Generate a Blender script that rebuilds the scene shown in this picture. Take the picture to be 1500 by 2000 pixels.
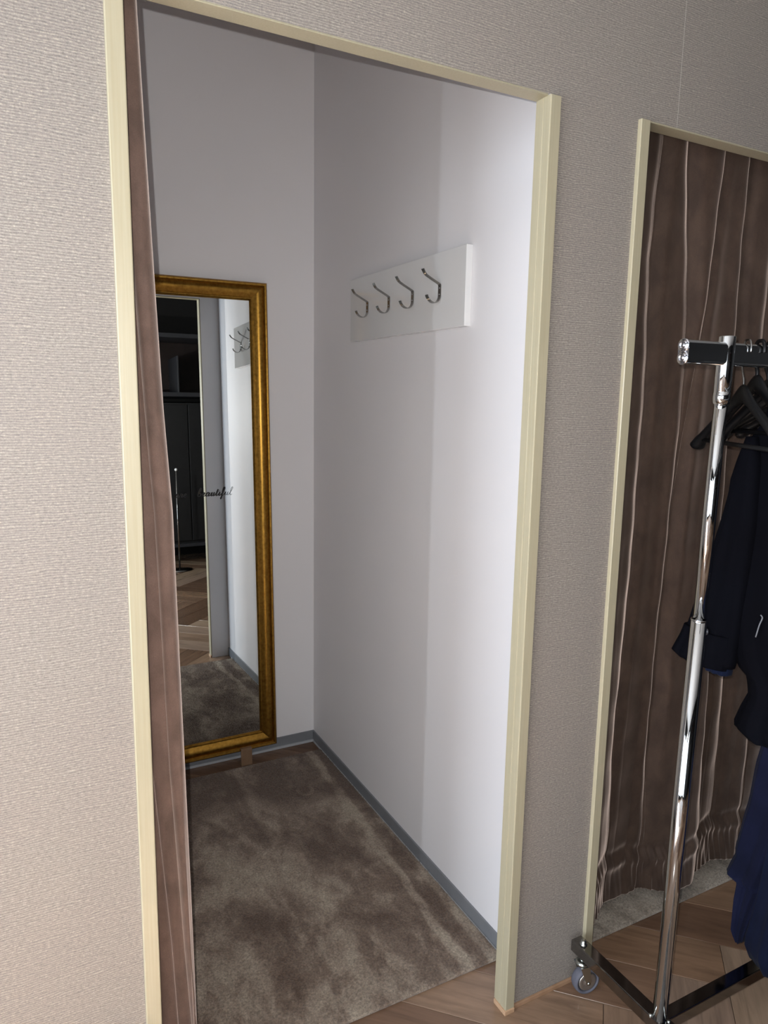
import bpy, bmesh, math, random
import numpy as np
from mathutils import Vector, Matrix

for o in list(bpy.data.objects):
    bpy.data.objects.remove(o)
S = bpy.context.scene
COL = S.collection
random.seed(7)
rng = np.random.default_rng(7)

# ------------------------------------------------------------------ camera
cam_d = bpy.data.cameras.new('camera')
cam = bpy.data.objects.new('camera', cam_d)
COL.objects.link(cam)
YAW, PITCH, ROLL, FPX = 0.4840, -0.1610, 0.0168, 1391.14
CAM = Vector((-0.1561, -1.1962, 1.4713))
fwd0 = Vector((math.sin(YAW), math.cos(YAW), 0)); rt = Vector((math.cos(YAW), -math.sin(YAW), 0)); up0 = Vector((0, 0, 1))
fwd = fwd0 * math.cos(PITCH) + up0 * math.sin(PITCH)
up = -fwd0 * math.sin(PITCH) + up0 * math.cos(PITCH)
r2 = rt * math.cos(ROLL) + up * math.sin(ROLL)
u2 = -rt * math.sin(ROLL) + up * math.cos(ROLL)
M = Matrix.Identity(4)
for i in range(3):
    M[i][0] = r2[i]; M[i][1] = u2[i]; M[i][2] = -fwd[i]; M[i][3] = CAM[i]
cam.matrix_world = M
cam_d.sensor_fit = 'VERTICAL'; cam_d.sensor_height = 36.0
cam_d.lens = FPX * 36.0 / 2000.0
cam_d.clip_start = 0.02
S.camera = cam

# ------------------------------------------------------------------ world, lights, exposure
w = bpy.data.worlds.new('world'); S.world = w; w.use_nodes = True
w.node_tree.nodes['Background'].inputs[0].default_value = (0.75, 0.85, 1.0, 1)
w.node_tree.nodes['Background'].inputs[1].default_value = 0.3

def light(name, kind, loc, power, color, size=None, size_y=None, direction=None, radius=None, spread=None):
    d = bpy.data.lights.new(name, kind)
    d.energy = power; d.color = color
    if kind == 'AREA':
        d.shape = 'RECTANGLE'; d.size = size; d.size_y = size_y
        if spread: d.spread = spread
    if radius is not None: d.shadow_soft_size = radius
    o = bpy.data.objects.new(name, d); o.location = loc
    if direction is not None:
        o.rotation_euler = Vector(direction).to_track_quat('-Z', 'Y').to_euler()
    COL.objects.link(o); return o

# the flash of the phone, beside its lens
light('phone_flash', 'POINT', (-0.173, -1.193, 1.496), 65.0, (0.985, 0.972, 0.955), radius=0.003)
# daylight through the glass at the left end of the shop
light('window_daylight', 'AREA', (-2.44, -0.72, 1.22), 79.0, (0.76, 0.87, 1.0), size=1.0, size_y=2.1, direction=(1, 0, 0))
light('door_gap_daylight', 'AREA', (-2.44, -1.60, 1.24), 26.0, (0.86, 0.92, 1.0), size=0.05, size_y=2.1, direction=(1, 0, 0))
# pale glazed shopfront to the left of and behind the photographer
light('shopfront_daylight', 'AREA', (-1.45, -3.50, 1.35), 34.0, (0.86, 0.93, 1.0), size=1.75, size_y=2.5, direction=(0, 1, 0))
light('shopfront_corner_daylight', 'AREA', (-2.44, -2.65, 1.35), 34.0, (0.86, 0.93, 1.0), size=1.65, size_y=2.5, direction=(1, 0, 0))
# added overhead beam in place of sun, brightening the unseen floor before the booth
light('added_floor_beam', 'AREA', (-0.95, -0.80, 2.88), 260.0, (0.84, 0.94, 1.0), size=0.55, size_y=3.10, direction=(0.75, 0.03, -2.88), spread=math.radians(4))

S.view_settings.view_transform = 'Standard'
S.view_settings.look = 'None'
S.view_settings.gamma = 1.0
S.view_settings.use_curve_mapping = False
S.view_settings.exposure = 0.07

# ------------------------------------------------------------------ material helpers
def lin(c):
    return tuple(((v / 255) / 12.92 if v / 255 <= 0.04045 else ((v / 255 + 0.055) / 1.055) ** 2.4) for v in c)

class Mat:
    def __init__(s, name, rgb=(128, 128, 128), rough=0.6, metal=0.0, spec=0.5):
        s.m = bpy.data.materials.new(name); s.m.use_nodes = True
        s.t = s.m.node_tree; s.n = s.t.nodes; s.b = s.n['Principled BSDF']
        s.b.inputs['Base Color'].default_value = (*lin(rgb), 1)
        s.b.inputs['Roughness'].default_value = rough
        s.b.inputs['Metallic'].default_value = metal
        s.b.inputs['Specular IOR Level'].default_value = spec
        s.co = None
    def node(s, kind, **kw):
        n = s.n.new(kind)
        for k, v in kw.items():
            if k in n.inputs: n.inputs[k].default_value = v
            else: setattr(n, k, v)
        return n
    def link(s, a, b): s.t.links.new(a, b)
    def coord(s, scale=(1, 1, 1), loc=(0, 0, 0), rot=(0, 0, 0)):
        tc = s.n.new('ShaderNodeTexCoord'); mp = s.n.new('ShaderNodeMapping')
        mp.inputs['Scale'].default_value = scale; mp.inputs['Location'].default_value = loc; mp.inputs['Rotation'].default_value = rot
        s.link(tc.outputs['Object'], mp.inputs['Vector']); return mp.outputs['Vector']
    def noise(s, scale, detail=3, rough=0.5, vec=None, dist=0.0):
        n = s.node('ShaderNodeTexNoise', Scale=scale, Detail=detail, Roughness=rough, Distortion=dist)
        s.link(vec if vec is not None else s.coord(), n.inputs['Vector']); return n.outputs['Fac']
    def ramp(s, fac, stops):
        r = s.n.new('ShaderNodeValToRGB'); e = r.color_ramp.elements
        while len(e) > 1: e.remove(e[-1])
        for i, (p, c) in enumerate(stops):
            el = e[0] if i == 0 else e.new(p)
            el.position = p
            el.color = (*lin(c), 1) if isinstance(c, tuple) else (c, c, c, 1)
        s.link(fac, r.inputs['Fac']); return r.outputs['Color']
    def math(s, op, a, b=None, c=None):
        n = s.n.new('ShaderNodeMath'); n.operation = op
        for i, v in enumerate((a, b, c)):
            if v is None: continue
            if hasattr(v, 'is_linked') or hasattr(v, 'links'): s.link(v, n.inputs[i])
            else: n.inputs[i].default_value = v
        return n.outputs[0]
    def mix(s, fac, a, b, mode='MIX'):
        n = s.n.new('ShaderNodeMix'); n.data_type = 'RGBA'; n.blend_type = mode
        for inp, v in ((n.inputs[0], fac), (n.inputs[6], a), (n.inputs[7], b)):
            if hasattr(v, 'links'): s.link(v, inp)
            elif isinstance(v, tuple): inp.default_value = (*lin(v), 1)
            else: inp.default_value = v
        return n.outputs[2]
    def color(s, c): s.link(c, s.b.inputs['Base Color'])
    def bump(s, h, strength=0.3, dist=0.001):
        n = s.n.new('ShaderNodeBump'); n.inputs['Strength'].default_value = strength; n.inputs['Distance'].default_value = dist
        s.link(h, n.inputs['Height']); s.link(n.outputs['Normal'], s.b.inputs['Normal'])

def simple(name, rgb, rough=0.6, metal=0.0, spec=0.5, nscale=None, namp=8, bump=0.0):
    m = Mat(name, rgb, rough, metal, spec)
    if nscale:
        f = m.noise(nscale, 4)
        a = tuple(max(0, v - namp) for v in rgb); b = tuple(min(255, v + namp) for v in rgb)
        m.color(m.ramp(f, [(0.3, a), (0.7, b)]))
        if bump: m.bump(f, bump, 0.002)
    return m.m

# woven wallpaper with horizontal threads
m = Mat('woven_wallpaper', (176, 166, 157), 0.62, spec=0.35)
sz = m.n.new('ShaderNodeSeparateXYZ'); m.link(m.coord(), sz.inputs[0])
wob = m.noise(1.0, 3, 0.6, m.coord((14, 14, 55)))
ph = m.math('ADD', m.math('MULTIPLY', sz.outputs[2], 2 * math.pi / 0.0040), m.math('MULTIPLY', wob, 17.0))
rib = m.math('ADD', m.math('MULTIPLY', m.math('SINE', ph), 0.5), 0.5)
brk = m.noise(1.0, 2, 0.6, m.coord((170, 170, 260)))
grn = m.noise(1.0, 2, 0.65, m.coord((420, 420, 420)))
hh = m.math('ADD', m.math('MULTIPLY', rib, 0.19), m.math('ADD', m.math('MULTIPLY', brk, 0.43), m.math('MULTIPLY', grn, 0.40)))
blo = m.noise(4.0, 3, 0.55)
c1 = m.ramp(hh, [(0.30, (102, 96, 91)), (0.44, (126, 119, 113)), (0.58, (140, 133, 126)), (0.72, (170, 163, 151))])
c2 = m.mix(m.ramp(blo, [(0.4, 0.0), (0.62, 0.5)]), c1, m.ramp(hh, [(0.30, (103, 97, 97)), (0.44, (126, 118, 115)), (0.60, (142, 134, 125)), (0.72, (174, 163, 143))]))
sx = m.n.new('ShaderNodeSeparateXYZ'); m.link(m.coord(), sx.inputs[0])
seam = m.math('LESS_THAN', m.math('ABSOLUTE', m.math('SUBTRACT', sx.outputs[0], 1.184)), 0.0008)
m.color(m.mix(m.math('MULTIPLY', seam, 0.5), c2, (205, 200, 190)))
m.bump(hh, 0.75, 0.0014)
WALLPAPER = m.m

def paint(name, rgb, bump=0.15):
    m = Mat(name, rgb, 0.55, spec=0.3)
    f = m.noise(180, 3); g = m.noise(1.5, 2)
    m.color(m.ramp(g, [(0.3, tuple(v - 3 for v in rgb)), (0.7, tuple(min(255, v + 2) for v in rgb))]))
    m.bump(f, bump, 0.0006); return m.m
BOOTH_WHITE = paint('booth_white_paint', (222, 219, 220))
CEIL_WHITE = paint('ceiling_white_paint', (205, 203, 200))
DARKENED_WALL = paint('darkened_shop_wall', (25, 24, 24))  # unlit shop put into the colour: near black in mirror and chrome reflections

m = Mat('cream_trim_lacquer', (214, 207, 176), 0.38, spec=0.45)
f = m.noise(1.0, 3, 0.5, m.coord((300, 300, 6)))
m.color(m.ramp(f, [(0.3, (160, 151, 126)), (0.7, (166, 158, 135))])); m.bump(f, 0.12, 0.0006)
CREAM = m.m
PLINTH = simple('raw_wood_plug', (176, 142, 112), 0.6, nscale=60)
BASETAN = simple('tan_edge_strip', (150, 118, 92), 0.55, nscale=30)
GREYPVC = simple('grey_plastic_skirting', (118, 120, 124), 0.35, nscale=20, namp=3)
GREYLIP = simple('pale_skirting_lip', (168, 170, 174), 0.3, nscale=20, namp=3)

# wood floor, one tone per plank
m = Mat('oak_plank', (130, 106, 88), 0.19, spec=0.5)
oi = m.n.new('ShaderNodeObjectInfo')
va = m.coord((1.0, 1.0, 1.0))
ofs = m.n.new('ShaderNodeVectorMath'); ofs.operation = 'ADD'
cmb = m.n.new('ShaderNodeCombineXYZ'); m.link(m.math('MULTIPLY', oi.outputs['Random'], 37.0), cmb.inputs[0]); m.link(m.math('MULTIPLY', oi.outputs['Random'], 91.0), cmb.inputs[1])
m.link(va, ofs.inputs[0]); m.link(cmb.outputs[0], ofs.inputs[1])
mp2 = m.n.new('ShaderNodeMapping'); mp2.inputs['Scale'].default_value = (2.2, 26, 1); m.link(ofs.outputs[0], mp2.inputs[0])
g1 = m.noise(1.6, 6, 0.6, mp2.outputs[0], 0.8)
mp3 = m.n.new('ShaderNodeMapping'); mp3.inputs['Scale'].default_value = (3.0, 9, 1); m.link(ofs.outputs[0], mp3.inputs[0])
g2 = m.noise(1.0, 4, 0.6, mp3.outputs[0], 0.5)
tone = m.ramp(oi.outputs['Random'], [(0.0, (98, 74, 58)), (0.3, (120, 94, 76)), (0.55, (136, 108, 86)), (0.8, (146, 124, 108)), (1.0, (160, 136, 110))])
gr = m.ramp(g1, [(0.25, 0.62), (0.5, 0.95), (0.75, 1.15)])
gb = m.ramp(g2, [(0.3, 0.80), (0.7, 1.12)])
m.color(m.mix(1.0, m.mix(1.0, tone, gr, 'MULTIPLY'), gb, 'MULTIPLY'))
m.bump(g1, 0.15, 0.001)
OAK = m.m
SUBFLOOR = simple('floor_bed', (46, 36, 30), 0.8)

def rug_mat(name, a, b, c, TR=(), DK=0.0):
    m = Mat(name, b, 0.95, spec=0.1)
    big = m.noise(1.0, 3, 0.55, m.coord((4.2, 2.6, 1), loc=(1.3, 0.4, 0)), 0.6)
    mid = m.noise(1.0, 5, 0.68, m.coord((15, 9, 1), loc=(3.1, 1.7, 0)), 0.4)
    fine = m.noise(170, 3, 0.75)
    sp = m.n.new('ShaderNodeSeparateXYZ'); m.link(m.coord(), sp.inputs[0])
    wob = m.math('MULTIPLY', m.math('SUBTRACT', m.noise(7.0, 4, 0.6), 0.5), 0.05)
    tx = m.math('SUBTRACT', m.math('ADD', sp.outputs[0], wob), m.math('MULTIPLY', m.math('SUBTRACT', sp.outputs[1], 0.6), 0.045))
    def band(c, w_):
        q = m.math('SUBTRACT', 1.0, m.math('MINIMUM', m.math('DIVIDE', m.math('ABSOLUTE', m.math('SUBTRACT', tx, c)), w_), 1.0))
        return m.math('SMOOTH_MIN', m.math('MULTIPLY', q, 2.0), 1.0, 0.3)
    v = m.math('ADD', m.math('MULTIPLY', big, 0.55), m.math('MULTIPLY', mid, 0.45))
    for c_, w_, k_ in TR:
        v = m.math('ADD', v, m.math('MULTIPLY', band(c_, w_), k_))
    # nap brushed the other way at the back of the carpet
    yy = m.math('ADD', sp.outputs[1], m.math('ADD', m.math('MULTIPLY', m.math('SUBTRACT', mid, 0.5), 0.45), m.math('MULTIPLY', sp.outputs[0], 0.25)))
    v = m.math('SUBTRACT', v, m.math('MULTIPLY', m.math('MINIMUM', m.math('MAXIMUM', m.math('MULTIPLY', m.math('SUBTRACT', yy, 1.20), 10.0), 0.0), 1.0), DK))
    # short brushed U mark
    ux = m.math('DIVIDE', m.math('SUBTRACT', sp.outputs[0], 0.7455), 0.030); uy = m.math('DIVIDE', m.math('SUBTRACT', sp.outputs[1], 1.118), 0.040)
    rr_ = m.math('SQRT', m.math('ADD', m.math('MULTIPLY', ux, ux), m.math('MULTIPLY', uy, uy)))
    um = m.math('MULTIPLY', m.math('LESS_THAN', m.math('ABSOLUTE', m.math('SUBTRACT', rr_, 0.85)), 0.22), m.math('LESS_THAN', uy, 0.45))
    v = m.math('ADD', v, m.math('MULTIPLY', um, 0.07 if DK > 0 else 0.0))
    col = m.ramp(v, [(0.38, a), (0.475, b), (0.52, tuple((p_ + q_) // 2 for p_, q_ in zip(b, c))), (0.61, c)])
    fr = m.ramp(fine, [(0.28, 0.52), (0.5, 1.0), (0.72, 1.50)])
    m.color(m.mix(1.0, col, fr, 'MULTIPLY'))
    m.bump(m.math('ADD', fine, mid), 0.9, 0.003)
    m.b.inputs['Sheen Weight'].default_value = 0.25; m.b.inputs['Sheen Roughness'].default_value = 0.5
    return m.m
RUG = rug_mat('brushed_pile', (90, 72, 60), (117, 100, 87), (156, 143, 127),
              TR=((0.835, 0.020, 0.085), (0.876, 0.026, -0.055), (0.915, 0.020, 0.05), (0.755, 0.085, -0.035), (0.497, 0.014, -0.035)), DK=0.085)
RUG2 = rug_mat('grey_brushed_pile', (108, 98, 88), (134, 124, 112), (166, 156, 144))

def velvet(name, base, tint, sheen=1.0, sr=0.42):
    m = Mat(name, base, 0.75, spec=0.25)
    mo = m.noise(1.0, 4, 0.6, m.coord((22, 22, 14)), 0.3)
    fi = m.noise(700, 2, 0.7)
    a = tuple(int(v * 0.88) for v in base); b = tuple(int(v * 1.10) for v in base)
    col = m.ramp(mo, [(0.35, a), (0.65, b)])
    m.color(m.mix(1.0, col, m.ramp(fi, [(0.3, 0.85), (0.7, 1.12)]), 'MULTIPLY'))
    m.b.inputs['Sheen Weight'].default_value = sheen
    m.b.inputs['Sheen Roughness'].default_value = sr
    m.b.inputs['Sheen Tint'].default_value = (*lin(tint), 1)
    m.bump(fi, 0.35, 0.0008); return m.m
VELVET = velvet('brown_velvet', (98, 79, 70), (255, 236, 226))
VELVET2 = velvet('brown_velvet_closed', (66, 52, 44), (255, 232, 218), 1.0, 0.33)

m = Mat('brushed_gold', (150, 108, 46), 0.36, 1.0)
f = m.noise(1.0, 4, 0.6, m.coord((90, 90, 90)))
m.color(m.ramp(f, [(0.3, (136, 100, 42)), (0.7, (172, 130, 58))]))
m.link(m.ramp(f, [(0.3, 0.30), (0.7, 0.42)]), m.b.inputs['Roughness'])
GOLD = m.m
BRONZE = simple('dark_bronze_edge', (110, 76, 34), 0.4, 1.0, nscale=90)
MIRROR = simple('mirror_glass', (232, 236, 234), 0.004, 1.0)
BACKING = simple('mirror_backing', (60, 44, 30), 0.7)
BLACKVINYL = simple('black_vinyl', (14, 14, 15), 0.5)
BROWNFOOT = simple('brown_foot_plastic', (118, 92, 70), 0.5, nscale=40, namp=4)
m = Mat('glossy_white_board', (216, 215, 214), 0.07, spec=0.55)
m.bump(m.noise(3, 2), 0.02, 0.001)
BOARD = m.m
STEEL = simple('brushed_steel_hook', (138, 136, 132), 0.2, 1.0)
SCREW = simple('screw_steel', (190, 190, 190), 0.25, 1.0)
CHROME = simple('chrome', (224, 226, 228), 0.035, 1.0)
CHROME_D = simple('darkened_chrome_tube', (138, 136, 134), 0.10, 1.0, nscale=25, namp=6)  # chrome darkened in colour to stand in for black reflections along the base
CAPCLEAR = simple('polished_end_cap', (215, 215, 222), 0.06, 1.0)
ZINC = simple('zinc_caster_steel', (190, 194, 190), 0.22, 1.0)
TYRE = simple('grey_rubber_tyre', (84, 84, 94), 0.75, nscale=60, namp=4)
HUB = simple('caster_hub_plastic', (176, 170, 164), 0.2, 0.85)
BLACKPL = simple('black_hanger_plastic', (7, 7, 9), 0.42, spec=0.3)
HOOKWIRE = simple('hanger_wire', (150, 150, 150), 0.25, 1.0)

def cloth(name, rgb, sheen=0.15):
    m = Mat(name, rgb, 0.9, spec=0.06)
    f = m.noise(900, 2); g = m.noise(8, 3)
    m.color(m.ramp(g, [(0.3, tuple(int(v * 0.85) for v in rgb)), (0.7, tuple(int(v * 1.1) for v in rgb))]))
    m.bump(f, 0.3, 0.0005)
    m.b.inputs['Sheen Weight'].default_value = sheen
    return m.m
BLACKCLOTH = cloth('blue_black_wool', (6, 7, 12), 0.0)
LINING = cloth('navy_lining', (18, 24, 44), 0.02)
NAVY = cloth('navy_wool', (21, 24, 44), 0.02)
NAVY2 = cloth('dark_navy_wool', (16, 21, 40), 0.02)
BUTTON = simple('black_button', (40, 40, 46), 0.15)
CAB = simple('charcoal_cabinet', (14, 14, 15), 0.5, nscale=20, namp=3)
CABEDGE = simple('grey_shelf_edge', (44, 44, 47), 0.4)
REDBROWN = simple('red_brown_panel', (30, 17, 13), 0.6, nscale=12, namp=4)

# ------------------------------------------------------------------ mesh helpers
def link_mesh(name, me, mats, parent=None, smooth=False):
    if not isinstance(mats, (list, tuple)): mats = [mats]
    for x in mats: me.materials.append(x)
    if smooth:
        me.polygons.foreach_set('use_smooth', [True] * len(me.polygons))
    o = bpy.data.objects.new(name, me); COL.objects.link(o)
    if parent: o.parent = parent
    return o

def obj(name, bm, mats, parent=None, smooth=False):
    me = bpy.data.meshes.new(name)
    bmesh.ops.recalc_face_normals(bm, faces=bm.faces)
    bm.to_mesh(me); bm.free()
    return link_mesh(name, me, mats, parent, smooth)

def box(bm, x0, x1, y0, y1, z0, z1, bevel=0.0, mi=0, seg=2):
    vs = [bm.verts.new(p) for p in ((x0, y0, z0), (x1, y0, z0), (x1, y1, z0), (x0, y1, z0), (x0, y0, z1), (x1, y0, z1), (x1, y1, z1), (x0, y1, z1))]
    fs = [bm.faces.new([vs[i] for i in q]) for q in ((3, 2, 1, 0), (4, 5, 6, 7), (0, 1, 5, 4), (1, 2, 6, 5), (2, 3, 7, 6), (3, 0, 4, 7))]
    for f in fs: f.material_index = mi
    if bevel > 0:
        es = list({e for f in fs for e in f.edges})
        bmesh.ops.bevel(bm, geom=es, offset=bevel, segments=seg, affect='EDGES', profile=0.5)
    return fs

def nb(): return bmesh.new()

def boxobj(name, dims, mat, parent=None, bevel=0.0):
    bm = nb(); box(bm, *dims, bevel=bevel); return obj(name, bm, mat, parent)

def frames(pts, up=Vector((0, 0, 1))):
    out = []; n = None
    for i, p in enumerate(pts):
        a = pts[max(i - 1, 0)]; b = pts[min(i + 1, len(pts) - 1)]
        t = (b - a).normalized()
        if n is None:
            n = t.cross(up)
            if n.length < 1e-3: n = t.cross(Vector((1, 0, 0)))
            n.normalize()
        else:
            n = (n - t * n.dot(t))
            if n.length < 1e-6: n = t.orthogonal()
            n.normalize()
        out.append((p, t, n, t.cross(n)))
    return out

def tube(bm, pts, r, sides=12, ry=None, up=Vector((0, 0, 1)), cap=True, mi=0):
    pts = [Vector(p) for p in pts]
    rs = r if isinstance(r, (list, tuple)) else [r] * len(pts)
    rys = ry if isinstance(ry, (list, tuple)) else ([ry] * len(pts) if ry else rs)
    rings = []
    for (p, t, n, b), ra, rb in zip(frames(pts, up), rs, rys):
        rings.append([bm.verts.new(p + n * (ra * math.cos(2 * math.pi * k / sides)) + b * (rb * math.sin(2 * math.pi * k / sides))) for k in range(sides)])
    for a, b in zip(rings, rings[1:]):
        for k in range(sides):
            f = bm.faces.new((a[k], a[(k + 1) % sides], b[(k + 1) % sides], b[k])); f.material_index = mi; f.smooth = True
    if cap:
        bm.faces.new(list(reversed(rings[0]))).material_index = mi; bm.faces.new(rings[-1]).material_index = mi

def cyl(bm, a, b, r, sides=24, mi=0): tube(bm, [a, b], r, sides, mi=mi)

def catmull(pts, n=6):
    P = [Vector(p) for p in pts]; out = []
    for i in range(len(P) - 1):
        p0 = P[max(i - 1, 0)]; p1 = P[i]; p2 = P[i + 1]; p3 = P[min(i + 2, len(P) - 1)]
        for k in range(n):
            t = k / n
            out.append(0.5 * ((2 * p1) + (p2 - p0) * t + (2 * p0 - 5 * p1 + 4 * p2 - p3) * t * t + (-p0 + 3 * p1 - 3 * p2 + p3) * t ** 3))
    out.append(P[-1]); return out

def prism(bm, poly, axis, a, b, mi=0):
    """extrude a closed 2D outline (list of 2-tuples) along an axis from a to b"""
    def mk(p, h):
        return {'x': (h, p[0], p[1]), 'y': (p[0], h, p[1]), 'z': (p[0], p[1], h)}[axis]
    A = [bm.verts.new(mk(p, a)) for p in poly]; B = [bm.verts.new(mk(p, b)) for p in poly]
    n = len(poly)
    fs = [bm.faces.new((A[i], A[(i + 1) % n], B[(i + 1) % n], B[i])) for i in range(n)]
    fs += [bm.faces.new(list(reversed(A))), bm.faces.new(B)]
    for f in fs: f.material_index = mi
    return fs

def lathe(bm, prof, origin, axis, sides=24, mi=0):
    """prof: (radius, height) pairs turned about an axis through origin"""
    ax = Vector(axis).normalized(); n = ax.orthogonal().normalized(); b = ax.cross(n); o = Vector(origin)
    rings = []
    for r, h in prof:
        if r < 1e-6: rings.append([bm.verts.new(o + ax * h)])
        else: rings.append([bm.verts.new(o + ax * h + n * r * math.cos(2 * math.pi * k / sides) + b * r * math.sin(2 * math.pi * k / sides)) for k in range(sides)])
    for a, c in zip(rings, rings[1:]):
        for k in range(sides):
            q = (k + 1) % sides
            if len(a) == 1 and len(c) == 1: continue
            if len(a) == 1: f = bm.faces.new((a[0], c[q], c[k]))
            elif len(c) == 1: f = bm.faces.new((a[k], a[q], c[0]))
            else: f = bm.faces.new((a[k], a[q], c[q], c[k]))
            f.smooth = True; f.material_index = mi

def thing(name, label, cat, loc=(0, 0, 0), group=None, rot=(0, 0, 0)):
    o = bpy.data.objects.new(name, None); COL.objects.link(o)
    o.empty_display_size = 0.05
    o.location = loc; o.rotation_euler = rot
    o['label'] = label; o['category'] = cat
    if group: o['group'] = group
    return o

def tag(o, label, cat, group=None):
    o['label'] = label; o['category'] = cat
    if group: o['group'] = group
    return o

def struct(o, label=None):
    o['kind'] = 'structure'
    if label: o['label'] = label
    return o

# ------------------------------------------------------------------ dimensions
W0, W1 = 0.0272, 0.8212           # clear opening of the first booth
TW = 0.0270                       # face width of the trim
P = 0.010                         # trim stands proud of the wallpaper
D = 0.0347                        # wall depth
H = 2.060
X2 = 1.0667; X2i = 1.0941; X2e = 1.888
R = 0.9304; LX = -0.110           # first booth, inner right / left wall faces
B = 1.4900                        # booth back wall
CEIL = 3.0
RX0, RX1, RY0 = -2.5, 3.2, -3.6

# ------------------------------------------------------------------ shell
bm = nb()
def wallpiece(x0, x1, z0, z1):
    for f in box(bm, x0, x1, 0, D, z0, z1):
        c = f.calc_center_median(); f.material_index = 0 if c.y < 1e-4 else 1
HL = H + 0.004
wallpiece(RX0, RX1, HL, CEIL); wallpiece(RX0, 0.0055, 0, HL)
wallpiece(W1 + 0.0058, X2i - 0.0058, 0, HL); wallpiece(X2e + 0.0058, RX1, 0, HL)
struct(obj('wall_front', bm, [WALLPAPER, BOOTH_WHITE]), 'wallpapered partition with beige woven wallpaper and two booth openings')
bm = nb(); box(bm, -0.25, RX1, B, B + 0.10, 0, CEIL)
struct(obj('wall_back', bm, BOOTH_WHITE), 'white back wall of the fitting booths')
bm = nb(); box(bm, R, R + 0.055, D, B, 0, CEIL)
struct(obj('wall_right', bm, BOOTH_WHITE), 'white side wall of the open booth carrying the hook board')
bm = nb(); box(bm, LX - 0.055, LX, D, B, 0, CEIL)
struct(obj('wall_left', bm, BOOTH_WHITE), 'white left side wall of the open booth')
bm = nb(); box(bm, 2.03, 2.085, D, B, 0, CEIL)
struct(obj('wall_far_right', bm, BOOTH_WHITE), 'far side wall of the curtained booth')
bm = nb(); box(bm, RX0 - 0.1, RX0, RY0, B, 0, CEIL); struct(obj('wall_west', bm, DARKENED_WALL))
bm = nb(); box(bm, RX1, RX1 + 0.1, RY0, B, 0, CEIL); struct(obj('wall_east', bm, DARKENED_WALL))
bm = nb(); box(bm, RX0 - 0.1, RX1 + 0.1, RY0 - 0.1, RY0, 0, CEIL); struct(obj('wall_south', bm, DARKENED_WALL))
bm = nb(); box(bm, RX0 - 0.1, RX1 + 0.1, RY0 - 0.1, B + 0.1, CEIL, CEIL + 0.1); struct(obj('ceiling', bm, CEIL_WHITE))

# floor: bed with herringbone planks
FT = 0.004
bm = nb(); box(bm, RX0 - 0.1, RX1 + 0.1, RY0 - 0.1, B + 0.1, -0.1, -FT)
floor = struct(obj('floor', bm, SUBFLOOR), 'brown wood floor laid in herringbone')
PW, PL, GAP = 0.1515, 0.909, 0.0007
def plank_mesh(name):
    bm = nb(); box(bm, GAP, PL - GAP, GAP, PW - GAP, -FT, 0)
    es = [e for e in bm.edges if all(abs(v.co.z) < 1e-6 for v in e.verts)]
    bmesh.ops.bevel(bm, geom=es, offset=0.0008, segments=1, affect='EDGES')
    me = bpy.data.meshes.new(name); bm.to_mesh(me); bm.free(); me.materials.append(OAK); return me
pme = plank_mesh('plank')
s2 = math.sqrt(0.5)
# u runs along (1,-1), v along (1,1); v-lines are fixed by a seam measured at (x+y)/sqrt2 = 0.988
V0 = 0.988
planks = []
for k in range(-40, 41):
    for t in range(-6, 7):
        u0 = k * PW + 2 * PL * t + 0.36; v0 = V0 + k * PW
        planks.append(('H', u0, v0)); planks.append(('V', u0 + PL, v0 + PW - PL))
def uv2xy(u, v): return ((u + v) * s2, (v - u) * s2)
def inroom(x, y, mg=0.0): return RX0 - mg < x < RX1 + mg and RY0 - mg < y < B + mg
cand = []
for kind, u0, v0 in planks:
    cu, cv = (u0 + PL / 2, v0 + PW / 2) if kind == 'H' else (u0 + PW / 2, v0 + PL / 2)
    x, y = uv2xy(cu, cv)
    if inroom(x, y, 0.35):
        dd = math.hypot(x - 0.9, y + 0.4); cand.append((dd, kind, u0, v0))
cand.sort()
for i, (dd, kind, u0, v0) in enumerate(cand[:290]):
    o = bpy.data.objects.new('plank', pme); COL.objects.link(o); o.parent = floor
    if kind == 'H':
        x, y = uv2xy(u0, v0); o.location = (x, y, 0); o.rotation_euler = (0, 0, -math.pi / 4)
    else:
        x, y = uv2xy(u0 + PW, v0); o.location = (x, y, 0); o.rotation_euler = (0, 0, math.pi / 4)

# grey plastic skirting inside the booths
def skirting(name, poly_boxes, lips):
    bm = nb()
    for b_ in poly_boxes: box(bm, *b_, bevel=0.0008)
    o = struct(obj(name, bm, GREYPVC))
    bm = nb()
    for b_ in lips: box(bm, *b_, bevel=0.0015)
    obj('skirting_lip', bm, GREYLIP, o)
    return o
skirting('baseboard_back', [(LX, R, B - 0.006, B, 0.0, 0.047)], [(LX, R, B - 0.016, B - 0.006, 0.0, 0.010)])
skirting('baseboard_right', [(R - 0.006, R, D, B - 0.006, 0, 0.047)], [(R - 0.010, R - 0.006, 0.1, B - 0.016, 0, 0.008)])
skirting('baseboard_left', [(LX, LX + 0.006, D, B - 0.006, 0, 0.047)], [(LX + 0.006, LX + 0.010, 0.1, B - 0.016, 0, 0.008)])
bm = nb(); box(bm, W1 + TW + 0.0005, X2 - 0.0005, -0.006, 0, 0, 0.011, bevel=0.001); box(bm, RX0, -0.001, -0.006, 0, 0, 0.011, bevel=0.001)
struct(obj('baseboard_front', bm, BASETAN), 'thin tan strip along the foot of the wallpaper')

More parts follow.
